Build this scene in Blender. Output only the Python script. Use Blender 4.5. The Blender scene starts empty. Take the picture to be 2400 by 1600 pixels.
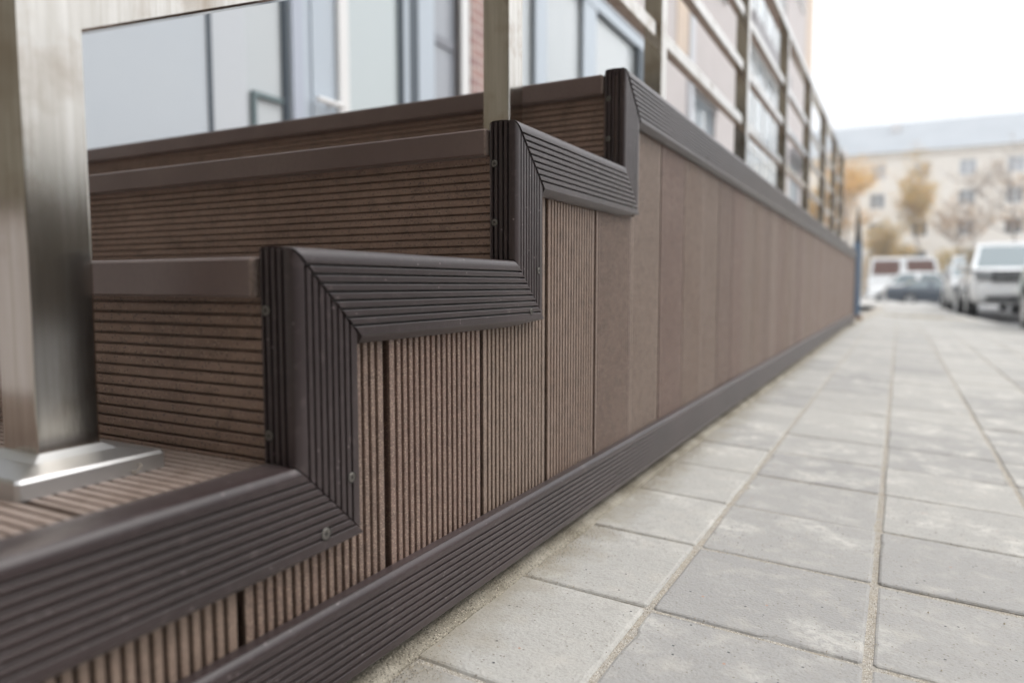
import bpy, bmesh, math, random
from mathutils import Vector, Matrix
random.seed(7)
scene = bpy.context.scene
col = scene.collection

# ------------------------------------------------------------------ camera
YAW, PITCH = math.radians(28.15), math.radians(4.49)
F = Vector((-math.sin(YAW)*math.cos(PITCH), math.cos(YAW)*math.cos(PITCH), -math.sin(PITCH)))
R = Vector((math.cos(YAW), math.sin(YAW), 0)); U = R.cross(F)
cd = bpy.data.cameras.new('camera'); cam = bpy.data.objects.new('camera', cd); col.objects.link(cam)
M = Matrix((R, U, -F)).transposed().to_4x4(); M.translation = Vector((.366, 0, 0)); cam.matrix_world = M
cd.sensor_width = 36; cd.lens = 25.36; cd.clip_start = .02; cd.clip_end = 2000
cd.dof.use_dof = True; cd.dof.focus_distance = .70; cd.dof.aperture_fstop = 3.2
scene.camera = cam

# ------------------------------------------------------------------ sky and sun (overcast)
SUN_EL, SUN_AZ = math.radians(50), math.radians(62)       # azimuth from +Y towards +X
w = bpy.data.worlds.new('World'); scene.world = w; w.use_nodes = True
nt = w.node_tree; nt.nodes.clear()
sky = nt.nodes.new('ShaderNodeTexSky'); sky.sky_type = 'NISHITA'; sky.sun_disc = False
sky.sun_elevation = SUN_EL; sky.sun_rotation = SUN_AZ; sky.dust_density = 4
tc = nt.nodes.new('ShaderNodeTexCoord')
nz = nt.nodes.new('ShaderNodeTexNoise'); nz.inputs['Scale'].default_value = 2.2; nz.inputs['Detail'].default_value = 5
nt.links.new(tc.outputs['Generated'], nz.inputs['Vector'])
cr = nt.nodes.new('ShaderNodeValToRGB')
cr.color_ramp.elements[0].position = .3; cr.color_ramp.elements[0].color = (8.6, 8.9, 9.3, 1)
cr.color_ramp.elements[1].position = .75; cr.color_ramp.elements[1].color = (9.9, 10.0, 10.1, 1)
nt.links.new(nz.outputs['Fac'], cr.inputs['Fac'])
mx = nt.nodes.new('ShaderNodeMix'); mx.data_type = 'RGBA'; mx.inputs['Factor'].default_value = .93
nt.links.new(sky.outputs[0], mx.inputs['A']); nt.links.new(cr.outputs[0], mx.inputs['B'])
bg = nt.nodes.new('ShaderNodeBackground'); bg.inputs['Strength'].default_value = .1
wo = nt.nodes.new('ShaderNodeOutputWorld')
sx = nt.nodes.new('ShaderNodeSeparateXYZ'); nt.links.new(tc.outputs['Generated'], sx.inputs[0])
gr = nt.nodes.new('ShaderNodeMapRange'); gr.inputs[1].default_value = .12; gr.inputs[2].default_value = 1; gr.inputs[3].default_value = 1.0; gr.inputs[4].default_value = 2.5
nt.links.new(sx.outputs['Z'], gr.inputs[0])          # overcast sky: the zenith is brighter than the horizon
vm = nt.nodes.new('ShaderNodeVectorMath'); vm.operation = 'SCALE'
nt.links.new(mx.outputs['Result'], vm.inputs[0]); nt.links.new(gr.outputs[0], vm.inputs['Scale'])
nt.links.new(vm.outputs[0], bg.inputs['Color']); nt.links.new(bg.outputs[0], wo.inputs['Surface'])
sl = bpy.data.lights.new('sun', 'SUN'); sl.energy = 1.0; sl.angle = math.radians(28); sl.color = (1, .96, .92)
so = bpy.data.objects.new('sun', sl); col.objects.link(so)
sd = Vector((math.sin(SUN_AZ)*math.cos(SUN_EL), math.cos(SUN_AZ)*math.cos(SUN_EL), math.sin(SUN_EL)))
so.rotation_euler = sd.to_track_quat('Z', 'Y').to_euler()
scene.view_settings.view_transform = 'Standard'; scene.view_settings.look = 'None'
scene.view_settings.gamma = 1; scene.view_settings.exposure = .36
scene.render.engine = 'CYCLES'

# ------------------------------------------------------------------ materials
def mat(name, color, rough=.6, metal=0, spec=.5, noise=None, bump=None, spots=None, streak=None, coat=0, dust=0, smudge=None):
    """noise=(scale, amount, tint colour) ; bump=(scale, strength) ; spots=(scale, threshold, colour)"""
    m = bpy.data.materials.new(name); m.use_nodes = True; n = m.node_tree; N = n.nodes; L = n.links
    b = N['Principled BSDF']; b.inputs['Roughness'].default_value = rough; b.inputs['Metallic'].default_value = metal
    b.inputs['Specular IOR Level'].default_value = spec; b.inputs['Coat Weight'].default_value = coat
    b.inputs['Base Color'].default_value = (*color, 1)
    if dust: b.inputs['Sheen Weight'].default_value = dust; b.inputs['Sheen Roughness'].default_value = .45; b.inputs['Sheen Tint'].default_value = (1, .93, .91, 1)
    t = N.new('ShaderNodeTexCoord'); vec = t.outputs['Object']
    if streak:
        mp = N.new('ShaderNodeMapping'); mp.inputs['Scale'].default_value = streak; L.new(vec, mp.inputs['Vector']); vec = mp.outputs[0]
    cur = None
    if noise:
        lst = noise if isinstance(noise, list) else [noise]
        for sc, lo, hi, c2 in lst:
            a = N.new('ShaderNodeTexNoise'); a.inputs['Scale'].default_value = sc; a.inputs['Detail'].default_value = 4
            L.new(vec, a.inputs['Vector'])
            mr = N.new('ShaderNodeMapRange'); mr.inputs['From Min'].default_value = lo; mr.inputs['From Max'].default_value = hi
            L.new(a.outputs['Fac'], mr.inputs['Value'])
            x = N.new('ShaderNodeMix'); x.data_type = 'RGBA'; L.new(mr.outputs[0], x.inputs['Factor'])
            if cur: L.new(cur, x.inputs['A'])
            else: x.inputs['A'].default_value = (*color, 1)
            x.inputs['B'].default_value = (*c2, 1); cur = x.outputs['Result']
    if smudge:
        a = N.new('ShaderNodeTexNoise'); a.inputs['Scale'].default_value = smudge[0]; a.inputs['Detail'].default_value = 5
        L.new(t.outputs['Object'], a.inputs['Vector'])
        mr = N.new('ShaderNodeMapRange'); mr.inputs[1].default_value = smudge[1]; mr.inputs[2].default_value = smudge[1]+.16; mr.inputs[4].default_value = .75
        L.new(a.outputs['Fac'], mr.inputs[0]); x = N.new('ShaderNodeMix'); x.data_type = 'RGBA'; L.new(mr.outputs[0], x.inputs['Factor'])
        L.new(cur, x.inputs['A']); x.inputs['B'].default_value = (*smudge[2], 1); cur = x.outputs['Result']
    if spots:
        for sc, th, c2 in (spots if isinstance(spots, list) else [spots]):
            v = N.new('ShaderNodeTexVoronoi'); v.inputs['Scale'].default_value = sc
            L.new(t.outputs['Object'], v.inputs['Vector'])
            wn = N.new('ShaderNodeSeparateColor'); L.new(v.outputs['Color'], wn.inputs[0])
            g = N.new('ShaderNodeMath'); g.operation = 'LESS_THAN'; g.inputs[1].default_value = th; L.new(wn.outputs[0], g.inputs[0])
            d = N.new('ShaderNodeMath'); d.operation = 'LESS_THAN'; d.inputs[1].default_value = .42; L.new(v.outputs['Distance'], d.inputs[0])
            k = N.new('ShaderNodeMath'); k.operation = 'MULTIPLY'; L.new(g.outputs[0], k.inputs[0]); L.new(d.outputs[0], k.inputs[1])
            x = N.new('ShaderNodeMix'); x.data_type = 'RGBA'; L.new(k.outputs[0], x.inputs['Factor'])
            if cur: L.new(cur, x.inputs['A'])
            else: x.inputs['A'].default_value = (*color, 1)
            x.inputs['B'].default_value = (*c2, 1); cur = x.outputs['Result']
    if cur: L.new(cur, b.inputs['Base Color'])
    if bump:
        a = N.new('ShaderNodeTexNoise'); a.inputs['Scale'].default_value = bump[0]; a.inputs['Detail'].default_value = 3
        L.new(vec, a.inputs['Vector'])
        bp = N.new('ShaderNodeBump'); bp.inputs['Strength'].default_value = bump[1]; bp.inputs['Distance'].default_value = bump[2]
        L.new(a.outputs['Fac'], bp.inputs['Height']); L.new(bp.outputs[0], b.inputs['Normal'])
    return m

m_board = mat('composite_board', (.198, .130, .094), .5, spec=.55, dust=.2, noise=[(9, .35, .7, (.23, .162, .124)), (60, .45, .75, (.14, .094, .07))],
              spots=[(900, .22, (.38, .29, .22)), (800, .22, (.085, .058, .044))], bump=(900, .35, .0006))
m_tread = mat('tread_board', (.27, .205, .172), .55, noise=[(9, .35, .7, (.31, .245, .21)), (60, .45, .75, (.22, .165, .135))], spots=[(700, .12, (.12, .09, .07))], bump=(900, .35, .0006))
m_riser = mat('riser_board', (.215, .143, .110), .58, noise=[(9, .35, .7, (.26, .178, .138)), (60, .45, .75, (.165, .11, .083))],
              spots=[(620, .14, (.32, .25, .2)), (560, .14, (.055, .038, .031))], bump=(900, .35, .0006))
m_trim = mat('dark_composite_trim', (.025, .0155, .0155), .34, spec=.5, dust=.13, noise=[(5, .4, .7, (.043, .027, .027)), (140, .55, .8, (.052, .036, .036)), (45, .66, .8, (.10, .078, .075))],
             spots=[(420, .008, (.16, .13, .13))], bump=(700, .25, .0004))
m_nosing = mat('nosing_composite', (.105, .070, .063), .34, dust=.15, noise=[(12, .35, .7, (.13, .092, .082)), (200, .5, .8, (.10, .07, .062))], bump=(700, .3, .0004))
m_cut = mat('sawn_composite_end', (.17, .125, .105), .85, noise=[(300, .4, .7, (.11, .08, .065))], bump=(500, .6, .001))
m_black = mat('shade_black', (.012, .01, .009), .9)  # near-black colour standing in for shade in gaps and screw recesses
m_screw = mat('screw_metal', (.14, .13, .118), .4, .5, noise=[(600, .4, .7, (.13, .12, .10))])
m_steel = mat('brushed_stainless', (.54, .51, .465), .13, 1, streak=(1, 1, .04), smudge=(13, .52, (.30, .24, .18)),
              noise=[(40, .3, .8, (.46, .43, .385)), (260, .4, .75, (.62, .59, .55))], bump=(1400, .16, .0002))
m_steel2 = mat('stainless_flange', (.56, .56, .55), .42, 1, noise=[(30, .4, .7, (.54, .54, .54))], bump=(250, .15, .0004))

# paving slab material with a tone per slab
def slab_mat():
    m = bpy.data.materials.new('concrete_slab'); m.use_nodes = True; n = m.node_tree; N = n.nodes; L = n.links
    b = N['Principled BSDF']; b.inputs['Roughness'].default_value = .8; b.inputs['Specular IOR Level'].default_value = .35
    t = N.new('ShaderNodeTexCoord'); at = N.new('ShaderNodeAttribute'); at.attribute_name = 'tone'
    def noise(sc, det=4, dist=0):
        a = N.new('ShaderNodeTexNoise'); a.inputs['Scale'].default_value = sc; a.inputs['Detail'].default_value = det
        a.inputs['Distortion'].default_value = dist
        L.new(t.outputs['Object'], a.inputs['Vector']); return a.outputs['Fac']
    def rng(v, a, c, lo=0, hi=1):
        r = N.new('ShaderNodeMapRange'); r.inputs[1].default_value = a; r.inputs[2].default_value = c
        r.inputs[3].default_value = lo; r.inputs[4].default_value = hi; L.new(v, r.inputs[0]); return r.outputs[0]
    def mixc(f, A, B):
        x = N.new('ShaderNodeMix'); x.data_type = 'RGBA'
        if isinstance(f, float): x.inputs['Factor'].default_value = f
        else: L.new(f, x.inputs['Factor'])
        for k, v in (('A', A), ('B', B)):
            if isinstance(v, tuple): x.inputs[k].default_value = (*v, 1)
            else: L.new(v, x.inputs[k])
        return x.outputs['Result']
    c = mixc(at.outputs['Fac'], (.31, .303, .292), (.415, .403, .375))
    mul = N.new('ShaderNodeMath'); mul.operation = 'MULTIPLY'
    L.new(rng(noise(17, 7, .3), .45, .70), mul.inputs[0]); L.new(rng(noise(4.2, 2), .4, .6, .1, 1), mul.inputs[1])
    m2 = N.new('ShaderNodeMath'); m2.operation = 'MULTIPLY'; L.new(mul.outputs[0], m2.inputs[0]); L.new(rng(noise(85, 6), .38, .58, .25, 1), m2.inputs[1])
    c = mixc(m2.outputs[0], c, (.62, .60, .55))
    c = mixc(rng(noise(150, 4), .5, .75, 0, .55), c, (.30, .285, .26))
    c = mixc(rng(noise(38, 5), .52, .8, 0, .5), c, (.50, .47, .42))
    for sc, th, cc in ((260, .009, (.08, .08, .085)), (330, .04, (.22, .2, .17)), (210, .0022, (.40, .25, .19))):
        v = N.new('ShaderNodeTexVoronoi'); v.inputs['Scale'].default_value = sc; L.new(t.outputs['Object'], v.inputs['Vector'])
        s = N.new('ShaderNodeSeparateColor'); L.new(v.outputs['Color'], s.inputs[0])
        g = N.new('ShaderNodeMath'); g.operation = 'LESS_THAN'; g.inputs[1].default_value = th; L.new(s.outputs[0], g.inputs[0])
        d = N.new('ShaderNodeMath'); d.operation = 'LESS_THAN'; d.inputs[1].default_value = .33; L.new(v.outputs['Distance'], d.inputs[0])
        k = N.new('ShaderNodeMath'); k.operation = 'MULTIPLY'; L.new(g.outputs[0], k.inputs[0]); L.new(d.outputs[0], k.inputs[1])
        c = mixc(k.outputs[0], c, cc)
    sp = N.new('ShaderNodeSeparateXYZ'); L.new(t.outputs['Object'], sp.inputs[0])
    ad = N.new('ShaderNodeMath'); ad.operation = 'MULTIPLY_ADD'; ad.inputs[1].default_value = -.09; L.new(noise(26, 6), ad.inputs[0]); L.new(sp.outputs['X'], ad.inputs[2])
    c = mixc(rng(ad.outputs[0], -.035, .02, .85, 0), c, (.27, .24, .185))          # sandy dirt swept against the skirting
    c = mixc(rng(noise(520, 2), .56, .7, 0, .35), c, (.22, .2, .18))
    L.new(c, b.inputs['Base Color'])
    bp = N.new('ShaderNodeBump'); bp.inputs['Strength'].default_value = .8; bp.inputs['Distance'].default_value = .0014
    L.new(noise(300, 5), bp.inputs['Height']); L.new(bp.outputs[0], b.inputs['Normal'])
    return m
m_slab = slab_mat()
m_sand = mat('joint_sand', (.36, .335, .295), .95, noise=[(60, .4, .7, (.36, .32, .26))], spots=[(700, .3, (.62, .57, .50)), (600, .22, (.20, .165, .12))], bump=(500, .9, .002))
m_sandd = mat('brown_sand', (.20, .175, .13), .95, noise=[(14, .4, .65, (.36, .33, .27))], spots=[(650, .25, (.45, .40, .32)), (550, .25, (.09, .075, .055))], bump=(400, 1, .003))
m_kerb = mat('kerb_concrete', (.40, .39, .37), .85, noise=(20, .4, .7, (.33, .32, .3)))
m_asph = mat('asphalt', (.075, .075, .078), .85, noise=[(3, .4, .7, (.1, .1, .1))], spots=(160, .2, (.14, .14, .14)), bump=(200, .6, .003))
m_earth = mat('pale_ground', (.40, .39, .365), .9, noise=[(.6, .4, .65, (.33, .32, .30)), (6, .45, .7, (.43, .41, .38))])
m_litter = mat('leaf_litter', (.21, .15, .07), .9, noise=(9, .35, .7, (.34, .29, .2)))

# ------------------------------------------------------------------ helpers
ORG = {}
def tag(o, label=None, cat=None, group=None, kind=None):
    if label: o['label'] = label
    if cat: o['category'] = cat
    if group: o['group'] = group
    if kind: o['kind'] = kind
    return o
def empty(name, loc, label, cat, group=None, rz=0):
    o = bpy.data.objects.new(name, None); col.objects.link(o); o.location = loc; o.rotation_euler = (0, 0, rz)
    o.empty_display_size = .1
    ORG[o.name] = Vector(loc); return tag(o, label, cat, group)
class MB:
    def __init__(s): s.v = []; s.f = []; s.m = []; s.mi = 0
    def add(s, vs, fs):
        b = len(s.v); s.v += [tuple(p) for p in vs]; s.f += [tuple(i+b for i in f) for f in fs]; s.m += [s.mi]*len(fs); return s
    def box(s, x0, x1, y0, y1, z0, z1):
        vs = [(x, y, z) for z in (z0, z1) for y in (y0, y1) for x in (x0, x1)]
        return s.add(vs, [(0, 2, 3, 1), (4, 5, 7, 6), (0, 1, 5, 4), (1, 3, 7, 5), (3, 2, 6, 7), (2, 0, 4, 6)])
    def cbox(s, x0, x1, y0, y1, z0, z1, c):      # box with all edges chamfered by c
        bm = bmesh.new(); bmesh.ops.create_cube(bm, size=1)
        for v in bm.verts: v.co = Vector(((x0+x1)/2+v.co.x*(x1-x0), (y0+y1)/2+v.co.y*(y1-y0), (z0+z1)/2+v.co.z*(z1-z0)))
        bmesh.ops.bevel(bm, geom=bm.edges[:], offset=c, segments=2, affect='EDGES', profile=.6)
        bm.verts.index_update(); s.add([v.co for v in bm.verts], [[v.index for v in f.verts] for f in bm.faces]); bm.free(); return s
    def quad(s, a, b, c, d): return s.add([a, b, c, d], [(0, 1, 2, 3)])
    def tube(s, p0, p1, r0, r1=None, n=10, cap=True):
        r1 = r0 if r1 is None else r1; p0 = Vector(p0); p1 = Vector(p1); d = (p1-p0).normalized()
        a = d.orthogonal().normalized(); b = d.cross(a)
        vs = [p+ (a*math.cos(t)+b*math.sin(t))*r for p, r in ((p0, r0), (p1, r1)) for t in [2*math.pi*i/n for i in range(n)]]
        fs = [(i, (i+1) % n, n+(i+1) % n, n+i) for i in range(n)]
        if cap: fs += [tuple(range(n))[::-1], tuple(range(n, 2*n))]
        return s.add(vs, fs)
    def loft(s, rings, closed=True, caps=True):
        n = len(rings[0]); b = []
        fs = []
        for k in range(len(rings)-1):
            for i in range(n if closed else n-1):
                j = (i+1) % n; fs.append((k*n+i, k*n+j, (k+1)*n+j, (k+1)*n+i))
        if caps: fs += [tuple(range(n))[::-1], tuple((len(rings)-1)*n+i for i in range(n))]
        return s.add([p for r in rings for p in r], fs)
    def build(s, name, mats, parent=None, world=True, smooth=False):
        me = bpy.data.meshes.new(name); off = ORG[parent.name] if (parent and world) else Vector((0, 0, 0))
        me.from_pydata([(p[0]-off.x, p[1]-off.y, p[2]-off.z) for p in s.v], [], s.f)
        mats = mats if isinstance(mats, list) else [mats]
        for m in mats: me.materials.append(m)
        for p, i in zip(me.polygons, s.m): p.material_index = i
        if smooth:
            for p in me.polygons: p.use_smooth = True
        me.validate(); bm = bmesh.new(); bm.from_mesh(me); bmesh.ops.recalc_face_normals(bm, faces=bm.faces); bm.to_mesh(me); bm.free()
        o = bpy.data.objects.new(name, me); col.objects.link(o)
        if parent: o.parent = parent
        ORG[o.name] = off if parent else Vector((0, 0, 0))
        return o
def B(*a): return MB().box(*a)
def autosmooth(o, ang=35):
    for p in o.data.polygons: p.use_smooth = True
    o.data.set_sharp_from_angle(angle=math.radians(ang)); return o

def lng(y):      # fall of the street along Y
    if y < 6: return -.0043*(y-.56)
    z = -.0043*5.44
    if y < 18: return z-.0205*(y-6)
    z -= .0205*12
    if y < 50: return z-.0095*(y-18)
    return z-.0095*32-.002*(y-50)
def zg(x, y): return -.3188-.0477*(min(max(x, -.5), 1.6)-.02)+lng(y)

# ------------------------------------------------------------------ ground, pavement, road
ys = [-30, -10, -3, 0, 3, 6, 9, 12, 15, 18, 24, 32, 40, 50, 70, 90, 140, 400]
g = MB(); xs = [-400, -60, -12, -.5, 1.6, 6, 14, 60, 400]
g.loft([[(x, y, zg(x, y)-.2) for x in xs] for y in ys], closed=False, caps=False)
tag(g.build('ground', m_earth), kind='structure')
TH = .0098; X0, Y0, S, SY = .154, .6884, .2, .2007
jb = MB(); jy = [-3, 0, 2, 4, 6, 8, 10, 12, 15, 18, 21, 24.6]
jb.loft([[(x, y, zg(x, y)-.0022) for x in (-.2, .4, 1.0, 1.56)] for y in jy], closed=False, caps=False)
tag(jb.build('joint_sand', m_sand), kind='structure')
# the slabs
vs, fs, tone = [], [], []
rnd = random.Random(3)
forced = {(0, 0): .1, (1, 0): .25, (0, 1): .35, (0, -1): .15, (-1, 0): .85, (-1, 1): .9, (-1, -1): .95, (1, 1): .2, (0, 3): .1, (1, 2): .7, (1, 3): .8, (-1, 2): .95, (-1, 3): 1.0, (0, 2): .35}
for j in range(-12, 120):
    for i in range(-1, 7):
        hx = .0026+rnd.random()*.0014 if i >= 0 else .0026; hy = .0012+rnd.random()*.0018
        a0, a1 = X0+i*S+hx, X0+(i+1)*S-hx
        b0, b1 = Y0+j*SY+hy, Y0+(j+1)*SY-hy
        if i == -1: a0 = .006
        if i == 6: a1 = min(a1, 1.5)
        dz = rnd.uniform(-.0011, .0009); tx, ty = rnd.uniform(-.006, .006), rnd.uniform(-.006, .006)
        ro = rnd.uniform(-.006, .006)
        def P(a, b, z):
            ca, cb = (a0+a1)/2, (b0+b1)/2
            u, v = a-ca, b-cb; a, b = ca+u-v*ro, cb+v+u*ro
            x = X0+(a-X0)*math.cos(TH)-(b-Y0)*math.sin(TH)+(b-Y0)*math.sin(TH); y = b*math.cos(TH)+(a-X0)*math.sin(TH)
            return (x, y, zg(x, y)+z+dz+u*tx+v*ty)
        c = .0032; base = len(vs); near = -.5 < (b0+b1)/2 < 2.4
        ns = 16 if near else 2; per = []
        ph = rnd.random()*9; chip = 0
        for (pa, pb, nx, ny) in (((a0, b0), (a1, b0), 0, 1), ((a1, b0), (a1, b1), -1, 0), ((a1, b1), (a0, b1), 0, -1), ((a0, b1), (a0, b0), 1, 0)):
            for q in range(ns):
                f = .02+.96*q/(ns-1)
                if near:
                    chip = max(0, chip-.0009) if rnd.random() > .05 else rnd.uniform(.0008, .0032)
                jx = (rnd.uniform(0, .0005)+chip) if near else 0
                per.append((pa[0]+(pb[0]-pa[0])*f+nx*jx*.4, pa[1]+(pb[1]-pa[1])*f+ny*jx*.4, nx, ny, jx))
        n8 = len(per)
        for ins, z in ((0, -.02), (0, -.0026), (.0011, -.0008), (c, 0)):
            vs.extend(P(a+nx*(ins+jx*(1 if z > -.001 else 0)), b+ny*(ins+jx*(1 if z > -.001 else 0)), z) for a, b, nx, ny, jx in per)
        for k in range(3):
            for q in range(n8): fs.append((base+k*n8+q, base+k*n8+(q+1) % n8, base+(k+1)*n8+(q+1) % n8, base+(k+1)*n8+q))
        fs.append(tuple(base+3*n8+q for q in range(n8)))
        t = forced.get((i, j), min(1, max(0, rnd.gauss(.55, .3)))); tone += [t]*(4*n8)
me = bpy.data.meshes.new('pavement'); me.from_pydata(vs, [], fs); me.materials.append(m_slab)
at = me.attributes.new('tone', 'FLOAT', 'POINT'); at.data.foreach_set('value', tone)
bm = bmesh.new(); bm.from_mesh(me); bmesh.ops.recalc_face_normals(bm, faces=bm.faces); bm.to_mesh(me); bm.free()
o = bpy.data.objects.new('pavement', me); col.objects.link(o); tag(o, kind='structure')
# plain far pavement up to the cross street
fp = MB(); fp.loft([[(x, y, zg(x, y)+.001) for x in (-9, -.5, 1.5)] for y in (24.7, 28, 32, 36)], closed=False, caps=False)
tag(fp.build('far_pavement', m_earth), kind='structure')
kb = MB(); ky = [-3, 0, 3, 6, 9, 12, 15, 18, 21, 24, 30, 36]
kb.loft([[(1.51, y, zg(1.5, y)-.18), (1.51, y, zg(1.5, y)), (1.63, y, zg(1.5, y)), (1.645, y, zg(1.5, y)-.015), (1.645, y, zg(1.5, y)-.18)] for y in ky])
tag(kb.build('kerb', m_kerb), kind='structure')
ry = [-30, -3, 0, 3, 6, 9, 12, 15, 18, 24, 32, 36]
rb = MB(); rb.loft([[(1.6, y, zg(1.6, y)-.12), (9, y, zg(1.6, y)-.12)] for y in ry], closed=False, caps=False)
tag(rb.build('road', m_asph), kind='structure')
rb = MB(); rb.loft([[(-30, y, zg(1.6, y)-.12), (60, y, zg(1.6, y)-.12)] for y in (36.002, 42, 50, 60, 68)], closed=False, caps=False)
tag(rb.build('cross_road', mat('pale_asphalt', (.27, .27, .265), .85, noise=(.8, .4, .7, (.22, .22, .22)))), kind='structure')
# strip of brown sand between skirting and slabs
sb = MB(); rs = random.Random(5); rings = []
y = -.4
while y < 9:
    wv = .002+.001*math.sin(y*9)+.001*math.sin(y*31+1)+rs.uniform(-.001, .001)
    zb = zg(0, y)
    rings.append([(-.02, y, zb+.008), (.000, y, zb+.0065+rs.uniform(-.001, .001)), (.010, y, zb+.004+rs.uniform(-.001, .001)), (.014+wv*.35, y, zb+.0018), (.014+wv*.7, y, zb+.0006), (.014+wv, y, zb-.0012)])
    y += .012 if y < 2 else .1
sb.loft(rings, closed=False, caps=False); tag(sb.build('sand_strip', m_sandd, smooth=True), kind='structure')
# grains of sand and grit lying on the near slabs, uncountable
gm = MB(); rs = random.Random(11)
for k in range(9000):
    if k < 7000:
        y = rs.uniform(.3, 1.5); x = .012+rs.expovariate(1/(.013+.008*(1+math.sin(y*23))*(y < .9)))
    elif k < 8700:
        if rs.random() < .5:
            jj = rs.randint(-2, 4); x = rs.uniform(.03, .75); y = Y0+jj*SY+(x-X0)*TH+rs.gauss(0, .0045)
        else:
            ii = rs.randint(0, 2); y = rs.uniform(.3, 1.6); x = X0+ii*S+rs.gauss(0, .006)
    else: x = rs.uniform(.05, .8); y = rs.uniform(.3, 1.8)
    r = rs.uniform(.0003, .0009) if k < 8960 else rs.uniform(.0009, .0017)
    z = zg(x, y)+r*.6; gm.mi = 0 if rs.random() < (.6 if x < .04 else .85) else 1
    a = rs.random()*6
    gm.add([(x+r*math.cos(a), y+r*math.sin(a), z-r*.3), (x+r*math.cos(a+2.1), y+r*math.sin(a+2.1), z-r*.4), (x+r*math.cos(a+4.2), y+r*math.sin(a+4.2), z-r*.3), (x, y, z+r*.8)],
           [(0, 1, 3), (1, 2, 3), (2, 0, 3), (2, 1, 0)])
tag(gm.build('grit', [mat('pale_grit', (.45, .39, .30), .9), mat('dark_grit', (.2, .17, .14), .9)]), kind='stuff', cat='grit', label='pale sand grains scattered along the paving joints and skirting')
# dry leaves smear on the far pavement
lm = MB(); rs = random.Random(2)
for k in range(420):
    x, y = rs.gauss(.75, .35), rs.gauss(13.5, .5)
    if not -.1 < x < 1.5: continue
    r = rs.uniform(.015, .035); a = rs.random()*6; z = zg(x, y)+.006
    lm.quad(*[(x+r*math.cos(a+t)*(1 if t in (0, 3.14) else .6), y+r*math.sin(a+t)*(1 if t in (0, 3.14) else .6), z+rs.uniform(0, .012)) for t in (0, 1.57, 3.14, 4.71)])
tag(lm.build('leaf_litter', m_litter), kind='stuff', cat='leaves', label='patch of dry brown leaves on the pavement before the parked cars')

# ------------------------------------------------------------------ the decked terrace and its steps
ZT = [-.1235, .0255, .1700, .3085]           # top arris of each level
YR = [.034, .3536, .6692, 1.0030]            # riser line of each level
YEND, XL, XO = 7.35, -2.5, .0125             # far end, back (facade) and proud face of trims
terrace = empty('decked_terrace', (0, .354, -.3188), 'raised brown composite decking terrace with four ribbed steps and dark edge trims', 'terrace')

def sweep(mb, front, back, axis, f0, f1):
    """sweep an open 2-D profile (front/back point lists) along an axis; f0/f1 give the end coordinate per point"""
    n = len(front); pts = []
    for f in (f0, f1):
        for row in (front, back):
            for p in row: pts.append((p[0], p[1], f(p)) if axis == 'z' else (p[0], f(p), p[1]) if axis == 'y' else (f(p), p[0], p[1]))
    fs = []
    for i in range(n-1):
        fs += [(i, i+1, 2*n+i+1, 2*n+i), (n+i, n+i+1, 3*n+i+1, 3*n+i), (i, i+1, n+i+1, n+i), (2*n+i, 2*n+i+1, 3*n+i+1, 3*n+i)]
    fs += [(0, n, 3*n, 2*n), (n-1, 2*n-1, 4*n-1, 3*n-1)]
    mb.add(pts, fs)

def leg_profile(L, n, g0, pitch, gw=.0019, gd=.0050, bevel=.0065):
    """distance s from the corner, outward height h (0 = proud face)"""
    r = .0035
    pts = [(.0, -.006), (.0008, -.0038), (.0022, -.0018), (.0046, -.0005), (.0068, 0)]
    s = g0
    for k in range(n):
        pts += [(s-gw/2-.0004, 0), (s-gw/2, -.0003), (s-gw/2+.0003, -gd), (s+gw/2-.0003, -gd), (s+gw/2, -.0003), (s+gw/2+.0004, 0)]; s += pitch
    pts += [(L-bevel-.0004, 0), (L-bevel+.0006, -.0008), (L, -.0095)]
    return pts
SIDE = leg_profile(.0700, 8, .0118, .00625)
TH_T = .0120
ML = .0735/.0700                             # mitre slope (y per z)
def screw(parent, p, n, r=.0036):
    n = Vector(n).normalized(); p = Vector(p); a = n.orthogonal().normalized(); b = n.cross(a); t = random.random()*1.5
    a, b = a*math.cos(t)+b*math.sin(t), b*math.cos(t)-a*math.sin(t)
    mb = MB(); N = 20
    prof = [(r, -.0008), (r, .0001), (r*.86, .0005), (r*.55, .0004)]
    rings = [[p+n*h+(a*math.cos(6.2832*i/N)+b*math.sin(6.2832*i/N))*q for i in range(N)] for q, h in prof]
    mb.loft(rings, caps=True)
    mb.mi = 1
    for u, v in ((a, b), (b, a)):
        c = [p+n*.00052+u*sx*r*.52+v*sy*r*.11 for sx, sy in ((-1, -1), (1, -1), (1, 1), (-1, 1))]; mb.quad(*c)
    # black ring round the head: shade of the countersink put into colour
    mb.mi = 1
    rings = [[p+n*.00012+(a*math.cos(6.2832*i/N)+b*math.sin(6.2832*i/N))*q for i in range(N)] for q in (r*.98, r*1.22)]
    mb.loft(rings, caps=False)
    return autosmooth(mb.build('screw', [m_screw, m_black], parent))

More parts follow.
